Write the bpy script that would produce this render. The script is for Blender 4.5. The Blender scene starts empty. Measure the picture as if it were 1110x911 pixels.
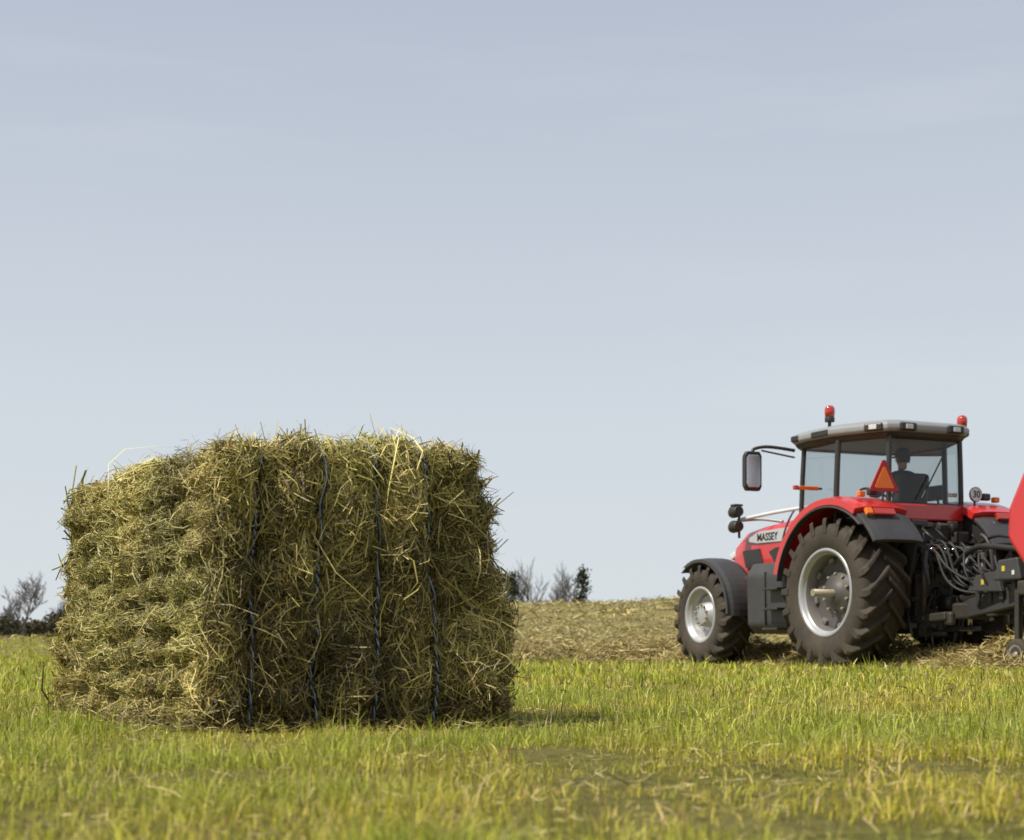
import bpy, math, random
import numpy as np
from mathutils import Vector, Matrix, Euler
random.seed(7); rng=np.random.default_rng(7)
D2R=math.radians
scene=bpy.context.scene
scene.view_settings.view_transform='Standard'
scene.view_settings.look='None'
scene.view_settings.exposure=0

# ---------------------------------------------------------------- materials
def new_mat(name):
    m=bpy.data.materials.new(name); m.use_nodes=True
    nt=m.node_tree; b=nt.nodes['Principled BSDF']; return m,nt,b
def mat(name,col,rough=0.5,metal=0.0,dust=0.0,dustcol=(0.20,0.16,0.10),scale=6.0,bump=0.0,bscale=60,coat=0.0,var=0.12):
    m,nt,b=new_mat(name); N=nt.nodes; L=nt.links
    tc=N.new('ShaderNodeTexCoord'); no=N.new('ShaderNodeTexNoise')
    no.inputs['Scale'].default_value=scale; no.inputs['Detail'].default_value=8; no.inputs['Roughness'].default_value=0.65
    L.new(tc.outputs['Object'],no.inputs['Vector'])
    mx=N.new('ShaderNodeMix'); mx.data_type='RGBA'
    c2=tuple(c*(1-var*2) for c in col)
    mx.inputs[6].default_value=(*c2,1); mx.inputs[7].default_value=(*col,1)
    L.new(no.outputs['Fac'],mx.inputs[0]); out=mx.outputs[2]
    if dust>0:
        r=N.new('ShaderNodeMapRange'); r.inputs[1].default_value=0.35; r.inputs[2].default_value=0.75
        r.inputs[3].default_value=dust*0.3; r.inputs[4].default_value=dust
        n2=N.new('ShaderNodeTexNoise'); n2.inputs['Scale'].default_value=scale*0.6; n2.inputs['Detail'].default_value=10
        n2.inputs['Roughness'].default_value=0.7
        L.new(tc.outputs['Object'],n2.inputs['Vector']); L.new(n2.outputs['Fac'],r.inputs[0])
        m2=N.new('ShaderNodeMix'); m2.data_type='RGBA'; L.new(r.outputs[0],m2.inputs[0])
        L.new(out,m2.inputs[6]); m2.inputs[7].default_value=(*dustcol,1); out=m2.outputs[2]
    L.new(out,b.inputs['Base Color'])
    b.inputs['Roughness'].default_value=rough; b.inputs['Metallic'].default_value=metal
    b.inputs['Coat Weight'].default_value=coat; b.inputs['Coat Roughness'].default_value=0.08
    if bump>0:
        n3=N.new('ShaderNodeTexNoise'); n3.inputs['Scale'].default_value=bscale; n3.inputs['Detail'].default_value=6
        L.new(tc.outputs['Object'],n3.inputs['Vector'])
        bp=N.new('ShaderNodeBump'); bp.inputs['Strength'].default_value=bump; bp.inputs['Distance'].default_value=0.02
        L.new(n3.outputs['Fac'],bp.inputs['Height']); L.new(bp.outputs[0],b.inputs['Normal'])
    return m
def attr_mat(name,transl=0.3,rough=0.6,spec=0.3):
    m,nt,b=new_mat(name); N=nt.nodes; L=nt.links
    a=N.new('ShaderNodeAttribute'); a.attribute_name='Col'
    L.new(a.outputs['Color'],b.inputs['Base Color']); b.inputs['Roughness'].default_value=rough
    b.inputs['Specular IOR Level'].default_value=spec
    if transl<=0: return m
    t=N.new('ShaderNodeBsdfTranslucent'); L.new(a.outputs['Color'],t.inputs['Color'])
    mx=N.new('ShaderNodeMixShader'); mx.inputs[0].default_value=transl
    L.new(b.outputs[0],mx.inputs[1]); L.new(t.outputs[0],mx.inputs[2])
    L.new(mx.outputs[0],N['Material Output'].inputs['Surface']); return m

M_red=mat('red_paint',(0.62,0.020,0.018),0.28,dust=0.07,coat=0.6)
M_dkgrey=mat('dark_plastic',(0.038,0.039,0.043),0.5,dust=0.22,dustcol=(0.15,0.13,0.10))
M_black=mat('black_metal',(0.015,0.015,0.017),0.45,dust=0.15)
M_hose=mat('hose_rubber',(0.012,0.012,0.013),0.6,dust=0.08)
M_chassis=mat('chassis_grey',(0.032,0.032,0.034),0.5,metal=0.3,dust=0.40,dustcol=(0.15,0.12,0.08),scale=9)
M_tyre=mat('tyre_rubber',(0.014,0.013,0.012),0.8,dust=0.65,dustcol=(0.115,0.085,0.052),scale=5,bump=0.4)
M_silver=mat('rim_silver',(0.50,0.51,0.52),0.38,metal=0.35,dust=0.35,dustcol=(0.28,0.23,0.17))
M_barrel=mat('rim_barrel',(0.20,0.20,0.205),0.5,metal=0.3,dust=0.55,dustcol=(0.20,0.16,0.11))
M_rimgrey=mat('rim_disc',(0.085,0.085,0.09),0.5,metal=0.2,dust=0.55,dustcol=(0.13,0.10,0.07))
M_roof=mat('roof_grey',(0.30,0.315,0.32),0.4,dust=0.2)
M_band=mat('hood_band_grey',(0.50,0.52,0.53),0.4)
M_white=mat('white_paint',(0.70,0.71,0.71),0.4)
M_yellow=mat('yellow_sticker',(0.65,0.52,0.04),0.5,dust=.2)
M_orange=mat('orange_lens',(0.85,0.20,0.02),0.25)
M_redlens=mat('red_lens',(0.50,0.03,0.01),0.12,coat=1)
M_smv=mat('smv_orange',(1.0,0.23,0.03),0.5,var=0.03)
M_smvred=mat('smv_red',(0.50,0.012,0.012),0.4)
M_chrome=mat('chrome',(0.6,0.6,0.6),0.2,metal=1.0)
M_mirror=mat('mirror_glass',(0.8,0.82,0.85),0.22,metal=1.0,var=0.0)
M_hub=mat('hub_steel',(0.42,0.36,0.25),0.5,metal=0.3,dust=0.4)
M_skin=mat('skin',(0.45,0.26,0.18),0.55); M_shirt=mat('work_shirt',(0.035,0.045,0.07),0.85,scale=20); M_trous=mat('trousers',(0.03,0.03,0.035),0.85); M_cap=mat('cap_cloth',(0.05,0.05,0.05),0.8); M_hair=mat('hair',(0.05,0.03,0.02),0.7)
def glass_mat():
    m,nt,b=new_mat('cab_glass'); N=nt.nodes; L=nt.links
    t=N.new('ShaderNodeBsdfTransparent'); t.inputs[0].default_value=(0.74,0.78,0.78,1)
    g=N.new('ShaderNodeBsdfGlossy'); g.inputs['Roughness'].default_value=0.03
    f=N.new('ShaderNodeFresnel'); f.inputs[0].default_value=1.5
    mx=N.new('ShaderNodeMixShader'); L.new(f.outputs[0],mx.inputs[0]); L.new(t.outputs[0],mx.inputs[1]); L.new(g.outputs[0],mx.inputs[2])
    L.new(mx.outputs[0],N['Material Output'].inputs['Surface']); return m
M_glass=glass_mat()

# ---------------------------------------------------------------- mesh helpers
def link(ob,parent=None):
    scene.collection.objects.link(ob)
    if parent is not None: ob.parent=parent
    return ob
def pymesh(name,verts,faces,m,parent=None,smooth=False,bevel=0.0,seg=2):
    me=bpy.data.meshes.new(name); me.from_pydata([tuple(v) for v in verts],[],faces)
    import bmesh
    bm=bmesh.new(); bm.from_mesh(me); bmesh.ops.recalc_face_normals(bm,faces=bm.faces); bm.to_mesh(me); bm.free()
    if m: me.materials.append(m)
    ob=link(bpy.data.objects.new(name,me),parent)
    if smooth:
        for p in me.polygons: p.use_smooth=True
    if bevel>0:
        b=ob.modifiers.new('bevel','BEVEL'); b.width=bevel; b.segments=seg; b.limit_method='ANGLE'; b.angle_limit=D2R(30)
    return ob
def box(name,c,s,m,parent=None,bevel=0.01,rot=(0,0,0)):
    v=[];R=Euler(rot).to_matrix()
    for x in(-.5,.5):
        for y in(-.5,.5):
            for z in(-.5,.5):
                v.append(Vector(c)+R@Vector((x*s[0],y*s[1],z*s[2])))
    f=[(0,1,3,2),(4,6,7,5),(0,4,5,1),(2,3,7,6),(0,2,6,4),(1,5,7,3)]
    return pymesh(name,v,f,m,parent,bevel=min(bevel,min(s)*0.4))
def loft(name,rings,m,parent=None,smooth=False,bevel=0.0,cap=True):
    n=len(rings[0]); v=[p for r in rings for p in r]; f=[]
    for i in range(len(rings)-1):
        for j in range(n):
            k=(j+1)%n; f.append((i*n+j,i*n+k,(i+1)*n+k,(i+1)*n+j))
    if cap:
        f.append(tuple(range(n))); f.append(tuple((len(rings)-1)*n+j for j in range(n)))
    return pymesh(name,v,f,m,parent,smooth,bevel)
def frame(d):
    d=Vector(d).normalized(); u=d.cross(Vector((0,0,1)))
    if u.length<1e-3: u=d.cross(Vector((1,0,0)))
    u.normalize(); return d,u,d.cross(u)
def cyl(name,p0,p1,r,m,parent=None,r2=None,n=20,bevel=0.0):
    p0=Vector(p0);p1=Vector(p1); d,u,w=frame(p1-p0); r2=r if r2 is None else r2
    R=[[p+(u*math.cos(2*math.pi*i/n)+w*math.sin(2*math.pi*i/n))*rr for i in range(n)] for p,rr in((p0,r),(p1,r2))]
    ob=loft(name,R,m,parent,bevel=bevel)
    for p in ob.data.polygons:
        if len(p.vertices)==4: p.use_smooth=True
    return ob
def tube(name,pts,r,m,parent=None,cyc=False):
    cu=bpy.data.curves.new(name,'CURVE'); cu.dimensions='3D'; cu.bevel_depth=r; cu.bevel_resolution=3; cu.resolution_u=8
    s=cu.splines.new('NURBS' if len(pts)>2 else 'POLY'); s.points.add(len(pts)-1)
    for i,p in enumerate(pts): s.points[i].co=(*p,1)
    if len(pts)>2: s.order_u=3; s.use_endpoint_u=True
    s.use_cyclic_u=cyc; cu.use_fill_caps=True
    cu.materials.append(m); return link(bpy.data.objects.new(name,cu),parent)
def lathe(name,prof,x0,y0,z0,side,m,parent,n=64,closed=False):
    rings=[]
    for a,r in prof:
        rings.append([(x0+side*a, y0+r*math.sin(2*math.pi*i/n), z0+r*math.cos(2*math.pi*i/n)) for i in range(n)])
    return loft(name,rings,m,parent,smooth=True,cap=False)
def npmesh(name,V,F,col,m,parent=None):
    me=bpy.data.meshes.new(name); V=np.ascontiguousarray(V,dtype=np.float32).reshape(-1,3)
    F=np.ascontiguousarray(F,dtype=np.int32); nf=len(F); k=F.shape[1]
    me.vertices.add(len(V)); me.vertices.foreach_set('co',V.ravel())
    me.loops.add(nf*k); me.loops.foreach_set('vertex_index',F.ravel())
    me.polygons.add(nf); me.polygons.foreach_set('loop_start',np.arange(0,nf*k,k,dtype=np.int32))
    me.update(calc_edges=True)
    if col is not None:
        a=me.color_attributes.new('Col','FLOAT_COLOR','POINT')
        c=np.ones((len(V),4),dtype=np.float32); c[:,:3]=col.reshape(-1,3); a.data.foreach_set('color',c.ravel())
    me.materials.append(m); return link(bpy.data.objects.new(name,me),parent)
def norm(a): return a/np.maximum(np.linalg.norm(a,axis=-1,keepdims=True),1e-9)
def ribbons(name,P,W,prof,col,m,parent=None):
    n,K,_=P.shape; pr=np.array(prof)[None,:,None]
    V=np.stack([P-W[:,None,:]*pr*.5,P+W[:,None,:]*pr*.5],axis=2)
    base=(np.arange(n)*K*2)[:,None]; q=[]
    for k in range(K-1):
        q.append(np.stack([base[:,0]+2*k,base[:,0]+2*k+1,base[:,0]+2*k+3,base[:,0]+2*k+2],axis=1))
    F=np.concatenate(q,axis=0)
    C=np.repeat(col[:,None,:],K*2,axis=1)
    return npmesh(name,V,F,C,m,parent)
class Waves:
    def __init__(s,dim,n,fmin,fmax,seed):
        r=np.random.default_rng(seed); s.k=norm(r.normal(size=(n,dim)))*np.exp(r.uniform(math.log(fmin),math.log(fmax),n))[:,None]
        s.ph=r.uniform(0,6.28,n); s.n=n
    def __call__(s,p): return np.sin(p@s.k.T*6.283+s.ph).sum(-1)/math.sqrt(s.n/2)
def sstep(a,b,x):
    t=np.clip((x-a)/(b-a),0,1); return t*t*(3-2*t)
def pick(pal,wts,n,jit=0.15):
    pal=np.array(pal); i=rng.choice(len(pal),n,p=np.array(wts)/sum(wts))
    return pal[i]*(1+rng.normal(size=(n,1))*jit).clip(.4,1.8)

# ---------------------------------------------------------------- world, sun, camera
to_sun=Vector((-0.57,-0.245,0.785)).normalized()
w=bpy.data.worlds.new("World"); scene.world=w; w.use_nodes=True
N=w.node_tree.nodes; L=w.node_tree.links; bg=N['Background']
sky=N.new('ShaderNodeTexSky'); sky.sky_type='NISHITA'; sky.sun_disc=False
sky.sun_elevation=math.asin(to_sun.z); sky.sun_rotation=math.atan2(to_sun.x,to_sun.y)
sky.air_density=1.0; sky.dust_density=2.5; sky.ozone_density=1.0
tc=N.new('ShaderNodeTexCoord'); sp=N.new('ShaderNodeSeparateXYZ'); L.new(tc.outputs['Generated'],sp.inputs[0])
cr=N.new('ShaderNodeValToRGB'); L.new(sp.outputs['Z'],cr.inputs[0])
e=cr.color_ramp.elements; e[0].position=0.0; e[0].color=(.74,.80,.835,1); e[1].position=0.42; e[1].color=(.465,.52,.635,1)
x=e.new(0.16); x.color=(.66,.715,.775,1)
mp=N.new('ShaderNodeMapping'); mp.inputs['Scale'].default_value=(1.2,1.2,9); mp.inputs['Rotation'].default_value=(0,0.12,0)
L.new(tc.outputs['Generated'],mp.inputs[0])
cn=N.new('ShaderNodeTexNoise'); cn.inputs['Scale'].default_value=2.2; cn.inputs['Detail'].default_value=7; cn.inputs['Roughness'].default_value=.55
L.new(mp.outputs[0],cn.inputs['Vector'])
cm=N.new('ShaderNodeMapRange'); cm.inputs[1].default_value=.5; cm.inputs[2].default_value=.8; cm.inputs[3].default_value=0; cm.inputs[4].default_value=.28
L.new(cn.outputs['Fac'],cm.inputs[0])
m1=N.new('ShaderNodeMix'); m1.data_type='RGBA'; L.new(cm.outputs[0],m1.inputs[0]); L.new(cr.outputs[0],m1.inputs[6]); m1.inputs[7].default_value=(.80,.81,.84,1)
sc=N.new('ShaderNodeVectorMath'); sc.operation='SCALE'; sc.inputs['Scale'].default_value=10.0; L.new(m1.outputs[2],sc.inputs[0])
m2=N.new('ShaderNodeMix'); m2.data_type='RGBA'; m2.inputs[0].default_value=0.90; L.new(sky.outputs[0],m2.inputs[6]); L.new(sc.outputs[0],m2.inputs[7])
L.new(m2.outputs[2],bg.inputs[0]); bg.inputs[1].default_value=0.1

sl=bpy.data.lights.new('sun','SUN'); sl.energy=5.0; sl.angle=D2R(0.5); sl.color=(1,.945,.84)
so=link(bpy.data.objects.new('sun',sl)); so.rotation_euler=to_sun.to_track_quat('Z','Y').to_euler(); so.location=(-10,-5,20)

CH=0.25
cam=bpy.data.cameras.new('camera'); co=link(bpy.data.objects.new('camera',cam)); scene.camera=co
co.location=(0,0,CH); co.rotation_euler=(math.pi/2,0,0)
cam.sensor_width=36; cam.lens=57.3; cam.shift_y=(703-455.5)/1110; cam.clip_end=6000; cam.clip_start=0.05
cam.dof.use_dof=True; cam.dof.focus_distance=7.2; cam.dof.aperture_fstop=6.3

# ---------------------------------------------------------------- ground
wv=Waves(2,14,0.03,0.25,3); wfine=Waves(2,20,0.6,3.0,5); wpatch=Waves(2,16,0.25,1.6,9)
def gz(X,Y):
    H=0.52+1.50*sstep(-20,-1,X)+0.10*sstep(0,7,X)
    p=np.stack([X,Y],-1)
    z=sstep(25,72,Y)*H+ (1-sstep(60,120,Y))*sstep(24,34,Y)*wv(p)*0.05
    z=z+sstep(26,36,Y)*(1-sstep(80,110,Y))*0.10*np.maximum(0,np.sin((Y+0.15*X+0.4*wv(p*0.6))*6.283/6.5))**3
    z=z+0.006*wfine(p)*(1-sstep(20,40,Y))
    return z
ys=np.concatenate([np.arange(-40,0,2.0),np.arange(0,30,0.25),np.arange(30,90,0.7),90*1.06**np.arange(0,64)])
xp=np.concatenate([np.arange(0,16,0.3),16*1.08**np.arange(0,66)]); xs=np.concatenate([-xp[:0:-1],xp])
GX,GY=np.meshgrid(xs,ys); GZ=gz(GX,GY); nx=len(xs); ny=len(ys)
V=np.stack([GX,GY,GZ],-1); idx=np.arange(nx*ny).reshape(ny,nx)
F=np.stack([idx[:-1,:-1],idx[:-1,1:],idx[1:,1:],idx[1:,:-1]],-1).reshape(-1,4)
gm,nt,b=new_mat('field_ground'); N=nt.nodes; L=nt.links
geo=N.new('ShaderNodeNewGeometry'); s=N.new('ShaderNodeSeparateXYZ'); L.new(geo.outputs['Position'],s.inputs[0])
def noise(sc_,det=8,vec=None,rough=.6):
    n=N.new('ShaderNodeTexNoise'); n.inputs['Scale'].default_value=sc_; n.inputs['Detail'].default_value=det; n.inputs['Roughness'].default_value=rough
    L.new(vec or geo.outputs['Position'],n.inputs['Vector']); return n.outputs['Fac']
def mixc(f,a,c):
    m=N.new('ShaderNodeMix'); m.data_type='RGBA'
    if hasattr(f,'links'): L.new(f,m.inputs[0])
    else: m.inputs[0].default_value=f
    for i,v in((6,a),(7,c)):
        if hasattr(v,'links'): L.new(v,m.inputs[i])
        else: m.inputs[i].default_value=(*v,1)
    return m.outputs[2]
def mr(v,a,c,d=0.,e_=1.):
    r=N.new('ShaderNodeMapRange'); r.inputs[1].default_value=a; r.inputs[2].default_value=c; r.inputs[3].default_value=d; r.inputs[4].default_value=e_
    L.new(v,r.inputs[0]); return r.outputs[0]
grass_c=mixc(mr(noise(14,10,rough=.75),.35,.65),(.10,.095,.025),(.30,.28,.065))
grass_c=mixc(mr(noise(1.2),.48,.75),grass_c,(.28,.23,.10))
hay_c=mixc(mr(noise(3.5,12,rough=.8),.35,.66),(.13,.105,.04),(.38,.31,.135))
hay_c=mixc(mr(noise(.35,6),.4,.65),hay_c,mixc(mr(noise(5,12,rough=.8),.4,.62),(.14,.125,.04),(.31,.275,.10)))
bx=mr(s.outputs['X'],-14,-4,46,24)
dm=N.new('ShaderNodeMath'); dm.operation='SUBTRACT'; L.new(s.outputs['Y'],dm.inputs[0]); L.new(bx,dm.inputs[1])
L.new(mixc(mr(dm.outputs[0],-0.5,1.5),grass_c,hay_c),b.inputs['Base Color'])
b.inputs['Roughness'].default_value=.9; b.inputs['Specular IOR Level'].default_value=.1
bp=N.new('ShaderNodeBump'); bp.inputs['Strength'].default_value=.8; bp.inputs['Distance'].default_value=.08; L.new(noise(6,12,rough=.8),bp.inputs['Height']); L.new(bp.outputs[0],b.inputs['Normal'])
g=npmesh('field_ground',V,F,None,gm)
for p in g.data.polygons: p.use_smooth=True

# ---------------------------------------------------------------- grass
BS=0.966
A=np.array([-0.955,5.00])*BS; C=np.array([-0.010,5.36])*BS; B=np.array([-1.80,6.46])*BS
def bq(X,Y):
    e1=C-A; e2=B-A; M=np.linalg.inv(np.stack([e1,e2],1)); return (np.stack([X,Y],-1)-A)@M.T
def inbale(X,Y,mg=0.0):
    q=bq(X,Y); return (q[...,0]>0.02-mg)&(q[...,0]<.98+mg)&(q[...,1]>.02-mg)&(q[...,1]<.98+mg)
M_grass=attr_mat('grass_blade',0.35,0.5,0.3)
def boundary(X): return np.interp(X,[-14,-4],[46,24])
Ps=[];Ws=[];Cs=[]
for d0,d1,dens,h,wd,half in((1.3,2.6,11000,.023,.0019,.42),(2.6,4.5,8800,.024,.0022,.42),(4.5,8,4000,.026,.0033,.42),(8,14,1100,.030,.007,.44),(14,26,280,.038,.016,.44),(26,48,45,.055,.035,.44)):
    n=int(dens*half*(d1**2-d0**2)); Y=np.sqrt(rng.uniform(d0**2,d1**2,n)); X=rng.uniform(-half,half,n)*Y
    p2=np.stack([X,Y],-1); wp=wpatch(p2); wf=wfine(p2)
    keep=(~inbale(X,Y))&(Y<boundary(X)+.8)&(rng.random(n)<np.clip(.76+.22*wp+.24*wf,.18,1)); X,Y,wp,wf=X[keep],Y[keep],wp[keep],wf[keep]; n=len(X)
    q=bq(X,Y); near=(q[:,0]>-.25)&(q[:,0]<1.2)&(q[:,1]>-.30)&(q[:,1]<1.2); fl=np.where(near,.5,1.0)
    az=rng.uniform(0,6.283,n); lean=np.abs(rng.normal(0.0,.7,n))
    hh=h*np.exp(rng.normal(0,.50,n))*(1+.15*wp+.18*wf).clip(.5,1.6)*fl
    hd=np.stack([np.cos(az),np.sin(az),np.zeros(n)],-1)
    base=np.stack([X,Y,gz(X,Y)-.004],-1); up=np.array([0,0,1.])
    p1=base+up*(hh*.55)[:,None]+hd*(hh*lean*.3)[:,None]
    p3=base+up*(hh*(1-.15*lean)).clip(.006)[:,None]+hd*(hh*lean*.95)[:,None]
    a2=az+1.57+rng.normal(0,.7,n); W=np.stack([np.cos(a2),np.sin(a2),np.zeros(n)],-1)*(wd*rng.uniform(.6,1.4,n))[:,None]
    c=pick([(.42,.43,.045),(.58,.56,.075),(.22,.24,.03),(.68,.59,.15),(.70,.56,.26),(.24,.16,.07)],[.30,.28,.14,.15,.08,.05],n,.22)
    tint=np.clip(.5+.45*wp+.15*wf,0,1)[:,None]; c=c*(1-tint)*np.array([1.14,1.03,1.0])+c*tint*np.array([.78,.90,.80])
    Ps.append(np.stack([base,p1,p3],1));Ws.append(W);Cs.append(c)
ribbons('grass',np.concatenate(Ps),np.concatenate(Ws),[1,.85,.12],np.concatenate(Cs),M_grass)
# ---------------------------------------------------------------- loose clippings / cut hay on the ground
M_straw=attr_mat('hay_strand',0.10,0.5,0.4)
def lying(n,X,Y,Z,ln,wd,tilt,pal,wts,jit=.2,off=None):
    az=rng.uniform(0,6.283,n); t=rng.normal(0,tilt,n); T=norm(np.stack([np.cos(az),np.sin(az),t],-1))
    c=np.stack([X,Y,Z],-1); l=ln*np.exp(rng.normal(0,.4,n)); bend=rng.normal(0,.12,n)*l
    Bn=norm(np.cross(T,np.array([0,0,1.]))); sidev=Bn
    up=norm(np.cross(Bn,T)); P=[]
    bdir=norm(sidev*rng.normal(size=(n,1))+up*rng.normal(size=(n,1)))
    for s_ in(-.5,-.17,.17,.5): P.append(c+T*(l*s_)[:,None]+bdir*(bend*(1-4*s_*s_))[:,None])
    ro=rng.uniform(-1,1,n)[:,None]; W=norm(Bn*(1-abs(ro)*.6)+up*ro)*(wd*rng.uniform(.5,1.4,n))[:,None]
    return np.stack(P,1),W,pick(pal,wts,n,jit)
Ps=[];Ws=[];Cs=[]
hp=[(.56,.44,.19),(.42,.33,.125),(.29,.24,.075),(.17,.135,.05)]
for d0,d1,n,ln,wd in((1.4,4.5,4200,.028,.0018),(4.5,9,5000,.045,.0026),(9,24,5000,.09,.007)):
    Y=np.sqrt(rng.uniform(d0**2,d1**2,n)); X=rng.uniform(-.42,.42,n)*Y; k=~inbale(X,Y); X,Y=X[k],Y[k]; n=len(X)
    a=lying(n,X,Y,gz(X,Y)+rng.uniform(.004,.020,n),ln,wd,.25,hp,[.3,.3,.2,.2]); Ps.append(a[0]);Ws.append(a[1]);Cs.append(a[2])
n=6500; u=rng.uniform(-.08,1.08,n); v=rng.uniform(-.05,1.06,n); 
XY=A+u[:,None]*(C-A)+v[:,None]*(B-A); k=~inbale(XY[:,0],XY[:,1],-.02); XY=XY[k]; n=len(XY)
a=lying(n,XY[:,0],XY[:,1],rng.uniform(.004,.028,n),.06,.0024,.35,hp,[.08,.2,.32,.40]); Ps.append(a[0]);Ws.append(a[1]);Cs.append(a[2])
ribbons('hay_clippings',np.concatenate(Ps),np.concatenate(Ws),[.8,1,1,.5],np.concatenate(Cs),M_straw)
Ps=[];Ws=[];Cs=[]
for d0,d1,n,ln,wd,hz in((23.5,34,45000,.14,.011,.10),(34,50,40000,.18,.018,.14),(50,76,30000,.24,.03,.16)):
    Y=np.sqrt(rng.uniform(d0**2,d1**2,n)); X=rng.uniform(-.40,.43,n)*Y; k=Y>boundary(X)-.3; X,Y=X[k],Y[k]; n=len(X)
    wp=wpatch(np.stack([X,Y],-1)*.5)
    a=lying(n,X,Y,gz(X,Y)+rng.uniform(0,1,n)**2*hz*np.clip(.6+.5*wp,.1,2),ln,wd,.45,[(.47,.37,.165),(.37,.30,.11),(.27,.245,.07),(.15,.12,.05)],[.30,.32,.20,.18]); Ps.append(a[0]);Ws.append(a[1]);Cs.append(a[2]*(1+.14*wp[:,None]).clip(.5,1.5))
TR=D2R(24.5); TO=np.array([5.05,20.8]); TF=np.array([-math.sin(TR),math.cos(TR)]); TX=np.array([math.cos(TR),math.sin(TR)])
n=40000; ly=rng.uniform(-4.2,9,n); lx=rng.normal(0.0,.50,n); hgt=.30*np.exp(-(lx/.62)**2)*(1+.3*np.sin(ly*2.1)+.2*np.sin(ly*5.3))
XY=TO+ly[:,None]*TF+lx[:,None]*TX
a=lying(n,XY[:,0],XY[:,1],gz(XY[:,0],XY[:,1])+hgt*rng.uniform(.1,1.1,n),.17,.010,.4,hp,[.35,.3,.2,.15]); Ps.append(a[0]);Ws.append(a[1]);Cs.append(a[2])
n=24000; lx=rng.uniform(-9,12,n); ly=rng.normal(0,.5,n); Yc=26.3+ly+.12*lx; Xc=6+lx
a=lying(n,Xc,Yc,gz(Xc,Yc)+.30*np.exp(-(ly/.5)**2)*(1+.35*np.sin(Xc*1.7)+.2*np.sin(Xc*4.1))*rng.uniform(.1,1.1,n),.2,.012,.4,hp,[.35,.3,.2,.15]); Ps.append(a[0]);Ws.append(a[1]);Cs.append(a[2])
ribbons('cut_hay',np.concatenate(Ps),np.concatenate(Ws),[.8,1,1,.5],np.concatenate(Cs),M_straw)

# ---------------------------------------------------------------- hay bale
bale=link(bpy.data.objects.new('hay_bale',None)); bale.location=(A[0],A[1],0)
e1=C-A; e2=B-A; w_=np.linalg.norm(e1); L_=np.linalg.norm(e2); H_=0.865; E1=e1/w_; E2=e2/L_
half=np.array([w_/2,L_/2,H_/2]); RR=0.045
STR=np.array([.150,.362,.556,.748])*w_-w_/2
n3=Waves(3,30,1.2,5,21); n3b=Waves(3,40,5,16,22); n3c=Waves(3,20,.5,1.5,23)
edges=np.concatenate([[-w_/2-.03],STR,[w_/2+.03]])
def xinfo(xx):
    i=np.clip(np.searchsorted(edges,xx)-1,0,4); tt=(xx-edges[i])/(edges[i+1]-edges[i]); return i,np.clip(tt,0,1)
def bsurf(p):
    q=np.clip(p,-(half-RR),half-RR); d=norm(p-q); s0=q+d*RR
    endw=np.abs(d[:,1])**2; topw=np.clip(d[:,2],0,1)**2; sidew=np.abs(d[:,0])**2
    xx=s0[:,0]
    i,tt=xinfo(xx); pil=np.sin(tt*math.pi)**.75
    lobe=1+.25*np.sin(i*2.3+s0[:,2]*5)
    disp=(endw*1.0+topw*.38)*(.078*pil*lobe-.058)+n3(s0)*.011+n3b(s0)*.011+n3c(s0)*.008
    zb=s0[:,2]+.012*n3(s0*.6)
    disp+=sidew*(.012*np.sin(zb*6.283/.105)+.007*n3b(s0*np.array([1,.4,2.])))
    s=s0+d*disp[:,None]
    tz=np.clip((s[:,2]+H_/2)/H_,0,1.1)
    s[:,0]+= np.where(s[:,0]>0,-.11,.075)*np.abs(s[:,0]/half[0])*np.clip(tz-.1,0,1)**1.7
    far=(s[:,1]/half[1]+1)/2
    s[:,2]-=.035*tz*far*np.clip(.5-s[:,0]/half[0]*.5,0,1)
    s[:,1]+= .03*np.where(s[:,1]<0,1,0)*np.clip(tz-.75,0,1)
    # undercut at the foot so the bale throws a contact shadow
    s[:,1]+= .035*np.where(s[:,1]<0,1,0)*np.clip(.10-tz,0,.10)/.10
    return s,d
def bworld(s):
    o=np.empty_like(s); x=s[:,0]+w_/2; y=s[:,1]+L_/2
    o[:,0]=x*E1[0]+y*E2[0]; o[:,1]=x*E1[1]+y*E2[1]; o[:,2]=s[:,2]+H_/2; return o
def bvec(s):
    o=np.empty_like(s); o[:,0]=s[:,0]*E1[0]+s[:,1]*E2[0]; o[:,1]=s[:,0]*E1[1]+s[:,1]*E2[1]; o[:,2]=s[:,2]; return o
Vs=[];Fs=[];o=0; R_=90
for ax in range(3):
    for sg in(-1,1):
        a_,b_=[i for i in range(3) if i!=ax]; gg=np.linspace(-1,1,R_)
        U,Vv=np.meshgrid(gg,gg); p=np.zeros((R_*R_,3)); p[:,ax]=sg*half[ax]; p[:,a_]=U.ravel()*half[a_]; p[:,b_]=Vv.ravel()*half[b_]
        s_,d_=bsurf(p); Vs.append(bworld(s_-d_*.026)); idx=np.arange(R_*R_).reshape(R_,R_)+o; o+=R_*R_
        f=np.stack([idx[:-1,:-1],idx[:-1,1:],idx[1:,1:],idx[1:,:-1]],-1).reshape(-1,4)
        Fs.append(f if (sg>0)==(ax!=1) else f[:,::-1])
M_core=mat('hay_core',(.035,.028,.011),.95,scale=25,bump=1.0,bscale=90,var=.3)
npmesh('packed_hay_core',np.concatenate(Vs),np.concatenate(Fs),None,M_core,bale)
pal=[(.62,.50,.19),(.45,.375,.11),(.29,.265,.065),(.145,.125,.035),(.055,.042,.017)]
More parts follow.
